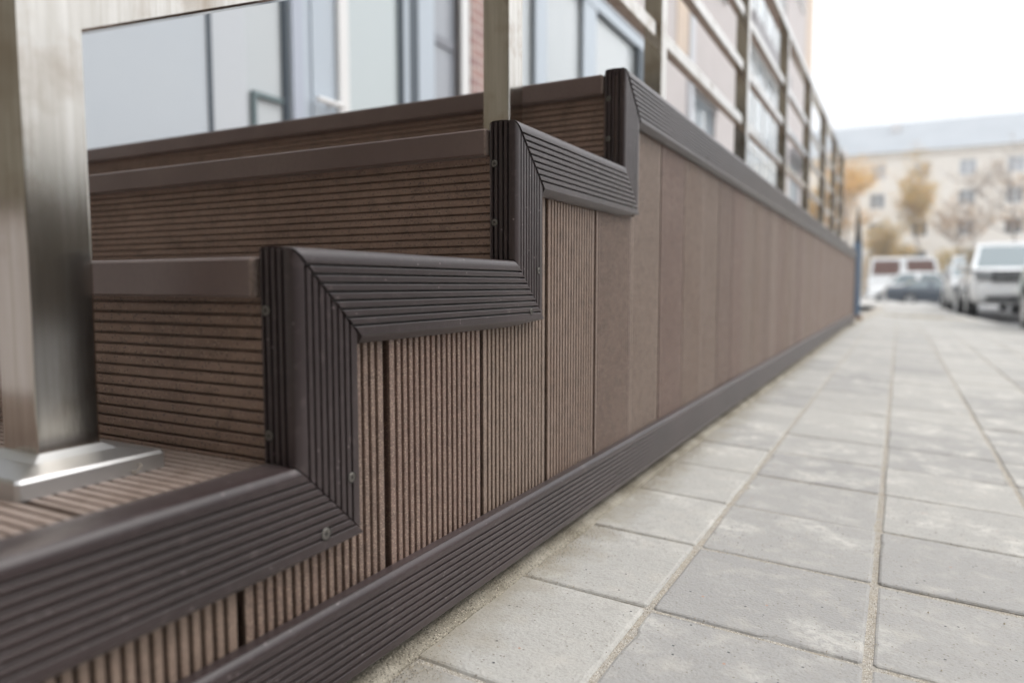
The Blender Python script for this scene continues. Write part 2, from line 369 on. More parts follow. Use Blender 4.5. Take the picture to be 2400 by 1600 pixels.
def vertical_trim(k):
    zb = ZT[k-1] if k else zg(0, YR[0])+.006; zt = ZT[k]; y0 = YR[k]
    side = [(XO+h, y0+s) for s, h in SIDE]
    L = .0345                                    # leg on the riser face, going to -x
    rp = []; r = .0035
    rl = [(0, -.006), (.0006, -.0022), (.0018, -.0007), (r, 0)]
    s = .0095
    for q in range(4):
        rl += [(s-.0014, 0), (s-.0009, -.0050), (s+.0009, -.0050), (s+.0014, 0)]; s += .0058
    rl += [(L-.0045, 0), (L-.0015, -.0035), (L, -.0095)]
    leg = [(XO-s, y0-h) for s, h in rl]
    leg_rev = leg[::-1]
    front = leg_rev[:-2]+side[1:]
    back = []
    for p in leg_rev[:-2]: back.append((p[0] if p[0] < XO-TH_T else XO-TH_T, y0+TH_T))
    for p in side[1:]: back.append((XO-TH_T, max(p[1], y0+TH_T)))
    gap = .0006
    def top(p): return zt-max(0, p[1]-y0)/ML-gap
    def bot(p): return (zb-max(0, p[1]-y0)/ML+gap*2) if k else zb
    if k:
        def bot(p):
            if p[1]-y0 <= 1e-6 and p[0] < XO-.001: return zb+.0008
            return zb-max(0, p[1]-y0)/ML+gap*2
    mb = MB(); sweep(mb, front, back, 'z', bot, top)
    o = autosmooth(mb.build('corner_trim', m_trim, terrace), 30)
    # screws on the riser leg and low on the side leg
    h = zt-zb
    if k:
        screw(o, (XO-.0255, y0-.0001, zb+h*.70 if k != 1 else zb+.106), (0, -1, 0))
        screw(o, (XO-.0255, y0-.0001, zb+.020 if k == 1 else zb+.040), (0, -1, 0))
        if k == 2: pass
        screw(o, (XO+.0001, y0+.0545, zb-.019 if k == 1 else zb-.010), (1, 0, 0))
    return o
def horizontal_trim(k):
    y0 = YR[k]; y1 = YR[k+1] if k < 3 else YEND; zt = ZT[k]
    XH = XO+.0012; side = [(XH+h, zt-s) for s, h in SIDE]
    L = .0345
    top = [(0, -.006), (.0010, -.0040), (.0028, -.0022), (.0060, -.0008), (.012, .0001), (.020, .0007), (L-.005, .0004), (L-.0012, -.0012), (L, -.006)]
    legt = [(XH-s, zt+h) for s, h in top][::-1]
    front = legt[:-1]+side[1:]
    back = [(min(p[0], XO-TH_T), zt-.0075) for p in legt[:-1]]+[(XO-TH_T, min(p[1], zt-.0075)) for p in side[1:]]
    gap = .0010 if k < 3 else .0022
    def st(p): return y0+max(0, zt-p[1])*ML+gap
    def en(p): return (y1+max(0, zt-p[1])*ML-gap) if (k < 3 and p[0] > XO-.006) else (y1-.0008 if k < 3 else y1)
    mb = MB(); sweep(mb, front, back, 'y', st, en)
    o = autosmooth(mb.build('edge_trim', m_trim, terrace), 30)
    if k == 0: screw(o, (XH+.0001, .3785, zt-.0525), (1, 0, .05), .0042)
    if k == 1: screw(o, (XH+.0001, .7035, zt-.0545), (1, 0, 0))
    if k == 2: screw(o, (XH+.0001, 1.035, zt-.0545), (1, 0, 0))
    if k == 3:
        for q in range(9): screw(o, (XH+.0001, 1.5+q*.62, zt-.0545), (1, 0, 0))
    return o
for k in range(4): vertical_trim(k); horizontal_trim(k)

# skirting along the paving: sloping ledge, then ribbed face, follows the fall of the street
def skirt_top(y): return -.2325+lng(y)*.55-.0016*y
def skirting():
    pr = [(.000, -.0002), (.0085, 0)]+[(XO+h, -q) for q, h in SIDE[1:]]
    mb = MB(); yy = [-.4, .3, 1, 2, 3, 4, 5, 6, 6.7, YEND+.03]
    rings = [[(x, y, skirt_top(y)+dz) for x, dz in pr]+[(.001, y, skirt_top(y)-.0700)] for y in yy]
    mb.loft(rings)
    o = autosmooth(mb.build('skirting', m_trim, terrace), 30)
    for y in (.19, .99, 1.75, 2.5): screw(o, (XO+.0001, y, skirt_top(y)-.040), (1, 0, 0), .0030)
skirting()

# ribbed cladding boards on the side
def top_at(y):
    k = max([i for i in range(4) if YR[i] <= y+1e-6], default=0); return ZT[k]-.0095
def cladding():
    mb = MB(); P = .1523; first = .4673-3*P; nb = int((YEND-first)/P)+1
    rc = random.Random(9)
    for b in range(nb):
        s0 = first+b*P+.0036; s1 = first+(b+1)*P-.0036
        if s0 < .03: s0 = .036
        if b == 4: s0 += .0018
        s1 = min(s1, YEND)
        nr = 17; pw = (s1-s0)/nr if s0 > .05 else .0087
        nr = max(1, int(round((s1-s0)/pw))); dx = rc.uniform(-.0012, .0004); gw = .0035
        mb.mi = (b*7+b//3) % 6
        for i in range(nr):
            a = s0+i*pw; c = a+pw; e = gw/2 if i else 0; e2 = gw/2 if i < nr-1 else 0
            ymid = (a+c)/2; zt = top_at(a); zb = skirt_top(ymid)-.05; gd = .0075
            xf = [(a, -gd), (a+e*.92, -gd), (a+e, -.0004), (a+e+.0005, 0), (c-e2-.0005, 0), (c-e2, -.0004), (c-e2*.92, -gd), (c, -gd)]
            if not e: xf[0:2] = [(a, -.020), (a+.005, -.0195), (a+.005, -.0032), (a+.0002, -.0026), (a+.0002, -.0012)]
            if not e2: xf[-2:] = [(c-.0002, -.0012), (c-.0002, -.0026), (c-.005, -.0032), (c-.005, -.0195), (c, -.020)]
            vs = [(x+dx, y, z) for z in (zb, zt) for y, x in xf]; n = len(xf)
            mb.add(vs, [(q, q+1, n+q+1, n+q) for q in range(n-1)])
    ms = [m_board]
    for q, (c, d) in enumerate((((.198, .136, .102), (.24, .17, .132)), ((.168, .108, .082), (.205, .138, .106)), ((.225, .160, .124), (.255, .185, .145)), ((.178, .110, .085), (.22, .143, .112)), ((.205, .144, .108), (.235, .168, .13)))):
        ms.append(mat('composite_board_tone', c, .48, dust=.2, noise=[(9, .35, .7, d), (60, .45, .75, tuple(v*.75 for v in c))], spec=.55, spots=[(900, .22, (.38, .29, .22)), (800, .22, (.085, .058, .044))], bump=(900, .35, .0006)))
    mb.build('side_cladding', ms, terrace)
    cb = MB()
    for k in range(4):
        cb.box(XL, -.0215, YR[k]+.016, (YR[k+1]+.0159) if k < 3 else YEND, -.9, ZT[k]-.03)
    cb.build('core', m_black, terrace)  # solid black fill, the shade behind the board gaps as colour
cladding()

# risers: one ribbed board each
def riser(k):
    y0 = YR[k]+.010; zb = (ZT[k-1]-.0045) if k else zg(0, 0)+.004; zt = ZT[k]-.0305
    pr = [(0, zb)]; z = zb+.0035; P = .0086
    while z < zt-.004:
        gd = .0045; gw = .0021
        pr += [(0, z-gw/2-.0004), (.0004, z-gw/2), (gd, z-gw/2+.0002), (gd, z+gw/2-.0002), (.0004, z+gw/2), (0, z+gw/2+.0004)]; z += P
    pr += [(0, zt)]
    mb = MB(); front = [(y0+d, z) for d, z in pr]; back = [(y0+.009, z) for d, z in pr]
    sweep(mb, front, back, 'x', lambda p: XL, lambda p: -.019)
    mb.build('riser', m_riser, terrace)
for k in range(4): riser(k)
# nosings: bull-nosed board lip with a sawn end
def nosing(k):
    y0 = YR[k]-(.004 if k else .002); zt = ZT[k]-.0065; h = .0290; r = .003
    pr = [(y0+.026, zt-h+.001), (y0+.006, zt-h+.001), (y0+.0015, zt-h+.0012), (y0, zt-h+.003), (y0, zt-.0022), (y0+.0014, zt-.0005), (y0+.004, zt), (y0+.026, zt)]
    mb = MB(); x0, x1 = XL, XO-.0362
    n = len(pr)
    vs = [(x, y, z) for x in (x0, x1) for y, z in pr]
    mb.add(vs, [(i, i+1, n+i+1, n+i) for i in range(n-1)])
    mb.mi = 1                                   # irregular sawn end face
    end = [(x1, y, z) for y, z in pr]; c = (x1+.0022, y0+.012, zt-h*.5)
    ed2 = [(x1+.0022, y+(.0012 if y < y0+.01 else -.0005), z+(.0012 if z < zt-h*.5 else -.0012)) for y, z in pr]
    mb.add(end+ed2, [(i, i+1, n+i+1, n+i) for i in range(n-1)]+[tuple(range(n, 2*n))])
    autosmooth(mb.build('nosing', [m_nosing, m_cut], terrace), 25)
for k in range(4): nosing(k)
# treads: ribbed boards running across
def tread(k):
    z0 = ZT[k]-.0045; ya = YR[k]+.0225; yb = (YR[k+1]+.0095) if k < 3 else YEND
    mb = MB(); y = ya; P = .0088
    gapat = .229 if k == 0 else None
    bw = .146; nxt = (gapat if gapat else ya+.118)
    pr = []
    while y < yb-.002:
        if abs(y-nxt) < P/2:
            pr += [(y-.003, z0), (y-.0027, z0-.012), (y+.0030, z0-.012), (y+.0033, z0)]; nxt += .150; y += P; continue
        gw, gd = .0028, .003
        pr += [(y-gw/2-.0004, z0), (y-gw/2, z0-.0004), (y-gw/2+.0002, z0-gd), (y+gw/2-.0002, z0-gd), (y+gw/2, z0-.0004), (y+gw/2+.0004, z0)]; y += P
    pr += [(yb, z0)]
    n = len(pr); mb.add([(x, y, z) for x in (XL, -.008) for y, z in pr], [(i, i+1, n+i+1, n+i) for i in range(n-1)])
    mb.build('tread', m_tread, terrace)
for k in range(4): tread(k)
# end face of the terrace
B(XL, .010, YEND, YEND+.02, -.8, ZT[3]-.002).build('end_panel', m_board, terrace)

# ------------------------------------------------------------------ stainless railings
PX0, PX1 = -.156, -.115
def flange(parent, x, y, z):
    mb = MB(); s0, s1, s2 = .049, .046, .0215; z0 = z; 
    rings = []
    for s, dz in ((s0, 0), (s0, .0105), (s0-.0014, .0125), (.028, .0160), (s2, .0200)):
        c = .0018 if s > .03 else .001
        rings.append([(x+a, y+b, z0+dz) for a, b in ((-s+c, -s), (s-c, -s), (s, -s+c), (s, s-c), (s-c, s), (-s+c, s), (-s, s-c), (-s, -s+c))])
    mb.loft(rings); return mb.build('base_flange', m_steel2, parent)
def post(parent, yc, zb, zt, fl=True):
    o = MB().cbox(PX0, PX1, yc-.0205, yc+.0205, zb, zt, .0016).build('post', m_steel, parent)
    if fl: flange(o, (PX0+PX1)/2, yc, zb)
def bar(parent, name, pa, pb, hw=.018, hh=.018):
    mb = MB(); a = Vector(pa); b = Vector(pb); c = .002
    sec = [(-hw+c, -hh), (hw-c, -hh), (hw, -hh+c), (hw, hh-c), (hw-c, hh), (-hw+c, hh), (-hw, hh-c), (-hw, -hh+c)]
    mb.loft([[(p.x+u, p.y, p.z+v) for u, v in sec] for p in (a, b)]); return mb.build(name, m_steel, parent)
xm = (PX0+PX1)/2; T = ZT[0]-.0045; T2 = ZT[2]-.0045; T3 = ZT[3]-.0045
rs1 = empty('stair_railing', (xm, .278, T), 'brushed steel railing climbing the steps from the large blurred post at left', 'railing', 'stainless railings')
post(rs1, .278, T, T+.93); post(rs1, .911, T2, T2+.93)
sl_ = .455
for q, dz in enumerate((.0, .19, .38)):
    zb = .165+.0205+dz
    bar(rs1, 'rail', (xm, .2985, zb+.002), (xm, .8905, zb+.002+sl_*.592), .0175, .0215)
bar(rs1, 'handrail', (xm, .22, .79), (xm, .97, .79+sl_*.75), .021, .018)
rs2 = empty('terrace_railing', (xm, 1.62, T3), 'long brushed steel railing with four rails along the top edge of the terrace', 'railing', 'stainless railings')
pys = [1.620, 2.62, 3.585, 4.55, 5.52, 6.45, 7.28]
for yc in pys: post(rs2, yc, T3, 1.135)
for a, b in zip([.9315]+[y+.0205 for y in pys[:-1]], [y-.0205 for y in pys]):
    for zb in (.540, .717, .893):
        bar(rs2, 'rail', (xm, a+.0003, zb+.016), (xm, b-.0003, zb+.016), .0125, .016)
bar(rs2, 'handrail', (xm, 1.45, 1.153), (xm, 7.34, 1.153), .021, .018)

# ------------------------------------------------------------------ shopfront building behind the terrace
FX = -2.53
m_glass = mat('sky_pale_glass', (.46, .50, .52), .07, 0, 1.0, noise=(.6, .3, .7, (.54, .57, .58)))  # opaque pane, sky reflection put into the pale base colour
m_glassd = mat('dim_glass', (.20, .23, .26), .04, 0, 1.0)
m_frost = mat('grey_blue_panel', (.47, .515, .56), .16, 0, .6, noise=(.8, .35, .7, (.52, .56, .59)))
m_frame = mat('pale_frame', (.48, .54, .60), .35)
m_white = mat('white_frame', (.78, .78, .77), .35)
m_seal = mat('dark_seal', (.07, .09, .11), .5)
m_plast = mat('pinkish_render', (.56, .515, .505), .9, noise=(2, .35, .7, (.52, .48, .47)), bump=(60, .3, .003))
m_peach = mat('peach_render', (.66, .54, .44), .9, noise=(2, .35, .7, (.6, .5, .42)))
m_soffit = mat('dark_soffit', (.33, .32, .33), .7)
def brickmat():
    m = mat('thin_brick', (.4, .25, .22), .85); n = m.node_tree; N = n.nodes; L = n.links
    t = N.new('ShaderNodeTexCoord'); s = N.new('ShaderNodeSeparateXYZ'); c = N.new('ShaderNodeCombineXYZ')
    L.new(t.outputs['Object'], s.inputs[0]); L.new(s.outputs['Y'], c.inputs['X']); L.new(s.outputs['Z'], c.inputs['Y'])
    b = N.new('ShaderNodeTexBrick'); b.inputs['Scale'].default_value = 1; b.inputs['Brick Width'].default_value = .25; b.inputs['Row Height'].default_value = .075
    b.inputs['Mortar Size'].default_value = .009; b.inputs['Color1'].default_value = (.34, .22, .21, 1); b.inputs['Color2'].default_value = (.42, .27, .235, 1); b.inputs['Mortar'].default_value = (.50, .42, .39, 1)
    L.new(c.outputs[0], b.inputs['Vector']); L.new(b.outputs['Color'], N['Principled BSDF'].inputs['Base Color']); return m
m_brick = brickmat()
ZF = T3-.02; YA, YB = -5.4, 27.; ZTOP = 11.8
shop = empty('shopfront_building', (FX, 2, ZF), 'long pale building with glass shopfronts and pinkish render behind the steel railings', 'building')
# masonry with real openings: strips between openings
openings = []   # (y0, y1, z0, z1, kind)
GH = 3.05
openings.append((.3, 4.715, ZF, GH, 'shop')); openings.append((5.35, 9.1, ZF, GH, 'shop'))
openings += [(11.25, 12.85, .9, 3.0, 'w'), (15.6, 20.9, ZF+.1, 5.1, 'tall'), (15.6, 20.9, 5.6, 8.8, 'tall'), (22.2, 24.6, .4, 3.6, 'w')]
for y in (1.2, 6.4, 11.2): openings.append((y, y+2.2, 5.0, 7.2, 'w'))
for y in (1.2, 6.4, 11.2, 22.3): openings.append((y, y+2.0, 8.3, 10.4, 'w'))
wb = MB(); yc = sorted({YA, YB}|{o[0] for o in openings}|{o[1] for o in openings}); zc = sorted({-1.5, ZTOP}|{o[2] for o in openings}|{o[3] for o in openings})
for a, b in zip(yc, yc[1:]):
    z0 = None
    for c, d in zip(zc, zc[1:]):
        ym, zm = (a+b)/2, (c+d)/2
        solid = not any(q[0] < ym < q[1] and q[2] < zm < q[3] for q in openings)
        if solid and z0 is None: z0 = c
        if (not solid) and z0 is not None: wb.box(FX-.35, FX, a, b, z0, c); z0 = None
    if z0 is not None: wb.box(FX-.35, FX, a, b, z0, ZTOP)
wb.box(FX-9, FX-.35, YA, YA+.3, -1.5, ZTOP); wb.box(FX-9, FX-.35, YB-.3, YB, -1.5, ZTOP); wb.box(FX-9.3, FX-9, YA, YB, -1.5, ZTOP)
wb.build('wall', m_plast, shop)
B(FX-9.5, FX+.35, YA-.2, YB+.25, ZTOP, ZTOP+.25).build('roof', m_white, shop)
B(FX-.5, FX-.42, YA+.3, YB-.3, -1.4, ZTOP).build('inner_lining', mat('dim_room', (.18, .19, .2), .9), shop)
B(FX, FX+.012, YA, .3, ZF, 6).build('brick_pier_and_facing', mat('added_dark_slip', (.27, .245, .20), .9, noise=(6, .4, .7, (.22, .2, .16))), shop)  # unseen dark facing, added to darken what the posts reflect
B(FX, FX+.012, 4.745, 5.34, ZF, 3.4).build('brick_pier_and_facing', m_brick, shop)
B(FX, FX+.018, 10.30, 10.92, 3.35, 8).build('peach_panel', m_peach, shop)
B(FX, FX+.02, 25.2, YB, 4.2, ZTOP).build('peach_panel', m_peach, shop)
B(FX, FX+.05, 10.93, 11.18, ZF, ZTOP-.2).build('downpipe', mat('pale_pipe', (.56, .57, .6), .4), shop)
B(FX+.0, FX+.15, 15.5, 21.0, 5.14, 5.5).build('canopy_and_shade_band', m_soffit, shop)
B(FX+.0, FX+.15, 11.15, 12.95, 3.02, 3.2).build('canopy_and_shade_band', m_soffit, shop)  # dark strip in place of shade at the window's top reveal
B(FX+.0, FX+.3, 22.0, 24.9, 3.62, 3.85).build('canopy_and_shade_band', m_soffit, shop)
def win(y0, y1, z0, z1, mull=1, glass=None, fm=None, fw=.07, trans=None):
    fr = MB(); x0, x1 = FX-.14, FX-.06
    fr.box(x0, x1, y0, y0+fw, z0, z1).box(x0, x1, y1-fw, y1, z0, z1).box(x0, x1, y0+fw, y1-fw, z0, z0+fw).box(x0, x1, y0+fw, y1-fw, z1-fw, z1)
    for k in range(mull):
        ym = y0+(y1-y0)*(k+1)/(mull+1); fr.box(x0, x1-.004, ym-fw/2, ym+fw/2, z0+fw, z1-fw)
    if trans: fr.box(x0, x1-.008, y0+fw, y1-fw, trans-fw/2, trans+fw/2)
    w_ = fr.build('window', fm or m_white, shop)
    B(x0+.03, x0+.045, y0+fw*.5, y1-fw*.5, z0+fw*.5, z1-fw*.5).build('pane', glass or m_glass, w_)
    B(FX-.1, FX+.06, y0-.05, y1+.05, z0-.045, z0-.002).build('sill', m_white, w_)
for q in openings:
    if q[4] == 'w': win(*q[:4], mull=1 if q[1]-q[0] < 3 else 2, fm=m_frame if q[2] < 2 else m_white)
    if q[4] == 'tall': win(*q[:4], mull=3, fm=m_white, trans=(3.0 if q[2] < 2 else 7.0))
# first shopfront, element by element along the facade
def pan(name, y0, y1, m, x=FX-.06, t=.02, z0=ZF, z1=GH, parent=None): return B(x-t, x, y0, y1, z0, z1).build(name, m, parent or shop)
pan('glazed_panel', .3, 1.28, m_frost); pan('dark_joint', 1.28, 1.31, m_seal, FX-.055)
pan('glazed_panel', 1.31, 2.435, m_frost); pan('dark_joint', 2.435, 2.458, m_seal, FX-.05)
pan('frosted_strip', 2.458, 2.665, mat('pale_panel', (.53, .56, .59), .2, spec=.6), FX-.055)
dw = pan('side_light', 2.665, 2.918, m_glass, FX-.07)
pan('edge_bar', 2.918, 2.948, m_seal, FX-.05, parent=dw)
B(FX-.065, FX-.045, 2.70, 2.722, ZF, .97).build('reflection_bar', mat('teal_bar', (.14, .19, .2), .5), dw)  # dark bars on the pane stand in for the railing's reflection
B(FX-.066, FX-.046, 2.70, 2.905, .965, .99).build('reflection_bar', bpy.data.materials['teal_bar'], dw)
door = MB()
x1 = FX-.03
door.box(x1-.07, x1, 2.95, 3.30, ZF, GH-.05); door.box(x1-.07, x1, 3.97, 4.02, ZF, GH-.05); door.box(x1-.069, x1-.001, 3.30, 3.97, GH-.2, GH-.05)
dr = door.build('door', m_frame, shop)
db = B(x1, x1+.012, 2.955, 3.03, ZF, GH-.06).build('rebate', mat('rebate_blue', (.44, .48, .56), .3), dr)
B(x1, x1+.012, 3.10, 3.13, ZF, GH-.06).build('rebate', m_frame, dr)
B(x1, x1+.03, 3.305, 3.385, ZF, GH-.06).build('white_stile', m_white, dr)
B(x1-.05, x1-.03, 3.30, 3.97, ZF, GH-.2).build('pane', mat('cyan_glass', (.50, .56, .57), .06, spec=1), dr)
B(x1-.029, x1-.005, 3.935, 3.985, ZF, GH-.2).build('seal', m_seal, dr)
hb = MB(); hb.tube((x1, 3.24, 1.025), (x1+.055, 3.24, 1.025), .011); hb.tube((x1+.055, 3.30, 1.025), (x1+.055, 3.09, 1.025), .016)
autosmooth(hb.build('handle', m_white, dr))
pan('frame_post', 4.02, 4.13, m_seal, FX-.035); pan('frame_post', 4.13, 4.32, m_frame, FX-.03)
sg = pan('side_glazing', 4.32, 4.63, mat('lilac_glass', (.33, .35, .385), .12, spec=.8), FX-.06)  # grey-lilac reflection put into the pane's colour
B(FX-.06, FX-.045, 4.30, 4.60, 1.70, 1.76).build('dark_smear', mat('smear_grey', (.25, .26, .29), .5), sg)  # thin grey strip for the dark smear across the pane
pan('white_jamb', 4.63, 4.72, m_white, FX+.006)
# second shopfront
ys2 = [5.35, 5.92, 6.40, 7.02, 7.62, 8.30, 9.1]
for i, (a, b) in enumerate(zip(ys2, ys2[1:])):
    if i in (1, 3): pan('frame_post', a, b-.25, m_frame, FX-.03, z1=GH-.15); pan('glazed_panel', b-.25, b, m_glass, FX-.08, z1=GH-.15)
    else: pan('glazed_panel', a, b, m_glass, FX-.08, z1=GH-.15)
pan('frame_head', 5.35, 9.1, m_frame, FX-.02, z0=GH-.15, z1=GH); pan('frame_post', 8.72, 9.1, m_seal, FX-.01, z1=GH-.15)

# ------------------------------------------------------------------ blue post at the end of the terrace
bp = empty('blue_post', (-.09, 9.5, -.42), 'narrow blue painted post with a dark pointed top at the end of the terrace', 'post')
m_blue = mat('blue_paint', (.12, .18, .27), .5, noise=(5, .4, .7, (.16, .22, .30)))
pb = MB(); pb.cbox(-.125, -.035, 9.45, 9.56, -.50, .50, .01); pb.build('shaft', m_blue, bp)
pb = MB(); pb.tube((-.08, 9.505, .50), (-.08, 9.505, .62), .045, .03); pb.tube((-.08, 9.505, .62), (-.09, 9.505, .92), .03, .006); pb.build('finial', mat('dark_finial', (.09, .085, .08), .6), bp)
pb = MB(); pb.tube((-.08, 9.505, -.46), (-.08, 9.505, -.36), .09, .07); pb.build('foot', mat('rusty_foot', (.16, .09, .05), .9), bp)

# ------------------------------------------------------------------ residential block at the end of the street
m_cream = mat('cream_render', (.80, .75, .68), .9, noise=(.3, .35, .7, (.74, .69, .62)))
m_roofg = mat('pale_metal_roof', (.29, .31, .33), .7, noise=(.5, .4, .7, (.26, .28, .30)))
m_pane = mat('house_pane', (.42, .44, .47), .15, spec=.8); m_panem = mat('house_pane_mid', (.22, .23, .24), .1, spec=.8); m_paned = mat('house_pane_dark', (.05, .055, .06), .08, spec=.6)  # upper panes paler: reflected sky put into their colour
blk = empty('apartment_block', (6, 80, -1.1), 'cream five storey apartment block with a pale metal roof at the end of the street', 'building')
BX0, BX1, BY0, BY1, BZ = -26, 34, 80, 93, 12.7
wins = []
for fl in range(5):
    z = 10.15-2.78*fl
    for c in range(16):
        x = -25+.5+3.72*c+ .35
        if c == 15 and False: continue
        wins.append((x-.7, x+.7, z, z+1.5))
wb = MB(); xc = sorted({BX0, BX1}|{q[0] for q in wins}|{q[1] for q in wins}); zc = sorted({-3, BZ}|{q[2] for q in wins}|{q[3] for q in wins})
cols_ = {(q[0], q[1]) for q in wins}
for a, b in zip(xc, xc[1:]):
    if (a, b) in cols_:
        z0 = -3
        for q in sorted([q for q in wins if q[0] == a], key=lambda q: q[2]): wb.box(a, b, BY0, BY0+.3, z0, q[2]); z0 = q[3]
        wb.box(a, b, BY0, BY0+.3, z0, BZ)
    else: wb.box(a, b, BY0, BY0+.3, -3, BZ)
wb.box(BX0, BX0+.3, BY0+.3, BY1, -3, BZ); wb.box(BX1-.3, BX1, BY0+.3, BY1, -3, BZ); wb.box(BX0+.3, BX1-.3, BY1-.3, BY1, -3, BZ)
wb.build('wall', m_cream, blk)
B(BX0-.25, BX1+.25, BY0-.28, BY0-.001, BZ-.35, BZ).build('cornice', m_cream, blk)
rf = MB(); rx = 2.6; e = .5
V = [(BX0-e, BY0-e, BZ), (BX1+e, BY0-e, BZ), (BX1+e, BY1+e, BZ), (BX0-e, BY1+e, BZ), (BX0+6, 86.5, 16.7), (BX1-6, 86.5, 16.7)]
rf.add(V, [(0, 1, 5, 4), (1, 2, 5), (2, 3, 4, 5), (3, 0, 4), (0, 3, 2, 1)]); rfo = rf.build('roof', m_roofg, blk)
for x in (-.9, 13, 24): B(x, x+.9, 84, 84.9, 14, 16.2).build('chimney', mat('chimney_grey', (.55, .54, .54), .9), rfo)
for i, q in enumerate(wins):
    if q[1] < -8 or q[0] > 16: continue
    fr = MB(); a, b, c, d = q; f = .09
    fr.box(a, a+f, BY0+.1, BY0+.18, c, d).box(b-f, b, BY0+.1, BY0+.18, c, d).box(a+f, b-f, BY0+.1, BY0+.18, c, c+f).box(a+f, b-f, BY0+.1, BY0+.18, d-f, d).box((a+b)/2-.04, (a+b)/2+.04, BY0+.1, BY0+.175, c+f, d-f)
    wo_ = fr.build('window', m_white, blk); B(a+.03, b-.03, BY0+.19, BY0+.21, c+.03, d-.03).build('pane', m_pane if c > 9 else m_panem if (c > 6 or (int(a*3)+int(c)) % 3 == 0) else m_paned, wo_)
wbk = MB(); 
for q in wins: wbk.box(q[0]-.05, q[1]+.05, BY0+.6, BY0+.62, q[2]-.05, q[3]+.05)
wbk.build('curtains', mat('curtain', (.5, .48, .45), .9), blk)

# ------------------------------------------------------------------ trees, hedge
m_bark = mat('bark', (.14, .10, .075), .9, noise=(8, .4, .7, (.2, .15, .12)))
def leafmat(n, c, c2): return mat(n, c, .7, noise=(1.3, .35, .65, c2))
m_lf = [leafmat('yellow_leaf', (.66, .38, .05), (.52, .32, .06)), leafmat('orange_leaf', (.58, .30, .07), (.45, .26, .08)), leafmat('olive_leaf', (.30, .25, .07), (.38, .28, .08)), leafmat('brown_leaf', (.26, .15, .08), (.33, .22, .11))]
def tree(x, y, h, lo, spread, nl, mi, label, leafy=1., seed=1, wide=1., name='autumn_tree', group='trees before the apartment block', tr=.14):
    rt = random.Random(seed); z0 = zg(1.6, y)-.15; o = empty(name, (x, y, z0), label, 'tree', group)
    t = MB(); tips = []
    def grow(p, d, ln, r, dep):
        q = p
        for s in range(3):
            d = (d+Vector((rt.uniform(-.18, .18), rt.uniform(-.18, .18), rt.uniform(-.02, .12)))).normalized(); n_ = q+d*ln/3
            t.tube(q, n_, r*(1-.18*s), r*(1-.18*(s+1)), 7 if dep < 2 else 4, cap=False)
            if dep >= 1: tips.append((n_, dep))
            if dep < 4 and (dep > 0 or s > 0):
                for b_ in range(rt.choice((1, 2))):
                    a = rt.uniform(0, 6.283); side = Vector((math.cos(a), math.sin(a), rt.uniform(.35, .9)))
                    grow(n_, side.normalized(), ln*rt.uniform(.5, .68), r*.5, dep+1)
            q = n_
        if dep < 4: grow(q, d, ln*.6, r*.5, dep+1)
    t.tube((x, y, z0), (x, y, z0+lo*.55), tr, tr*.85, 9)
    grow(Vector((x, y, z0+lo*.5)), Vector((0, 0, 1)), (h-lo)*.75, tr*.8, 0)
    # squeeze the branches into the crown's width
    t.v = [(x+(p[0]-x)*wide, y+(p[1]-y)*wide, p[2]) for p in t.v]; tips = [(Vector((x+(p.x-x)*wide, y+(p.y-y)*wide, p.z)), d) for p, d in tips]
    t.build('trunk', m_bark, o)
    c = MB(); zt = z0+h
    mx_ = max(math.hypot(p.x-x, p.y-y) for p, _ in tips); 
    ms = mi if isinstance(mi, list) else [mi]
    clumps = [(p, d) for p, d in tips if d >= 2 and rt.random() < leafy]
    if clumps:
        per = max(3, nl//len(clumps))
        for p, d in clumps:
            c.mi = rt.randrange(len(ms)); k = spread
            for _ in range(per):
                u = Vector((rt.gauss(0, k), rt.gauss(0, k), rt.gauss(0, k*.8))); q = p+u
                s = rt.uniform(.05, .11); a = Vector((rt.uniform(-1, 1), rt.uniform(-1, 1), rt.uniform(-1, 1))).normalized(); b = a.orthogonal().normalized()
                c.quad(q-a*s, q-b*s*.6, q+a*s, q+b*s*.6)
        c.build('crown', [m_lf[i] for i in ms], o)
    return o
tree(1.9, 70, 8.6, 1.2, .24, 6500, [0, 2, 0, 3], 'tall yellow leaved tree with a slender trunk in front of the cream block', .7, 4, .5)
tree(-3.3, 66, 9.5, 2.4, .32, 9000, [1, 0, 1], 'orange leaved tree seen through the far bays of the terrace railing', .9, 8)
tree(-6.4, 68, 8.5, 2.0, .32, 6000, [0, 2], 'olive and yellow tree leftmost behind the railing', .8, 18)
tree(5.0, 72, 7.6, 2.8, .22, 1500, [3, 1], 'small thin tree with sparse rusty leaves right of the yellow tree', .14, 12, .7)
tree(8.2, 66, 9.8, 3.4, .2, 350, [3], 'bare reddish branched tree near the right edge above the white car', .12, 21)
tree(10.5, 70, 9.0, 3.0, .22, 1500, [1, 3], 'sparse brown leaved tree at the right edge of the picture', .18, 31)
tree(-.6, 74, 5.2, 1.4, .3, 2500, [2, 0], 'low olive shrub like tree left of the yellow tree', .8, 41)
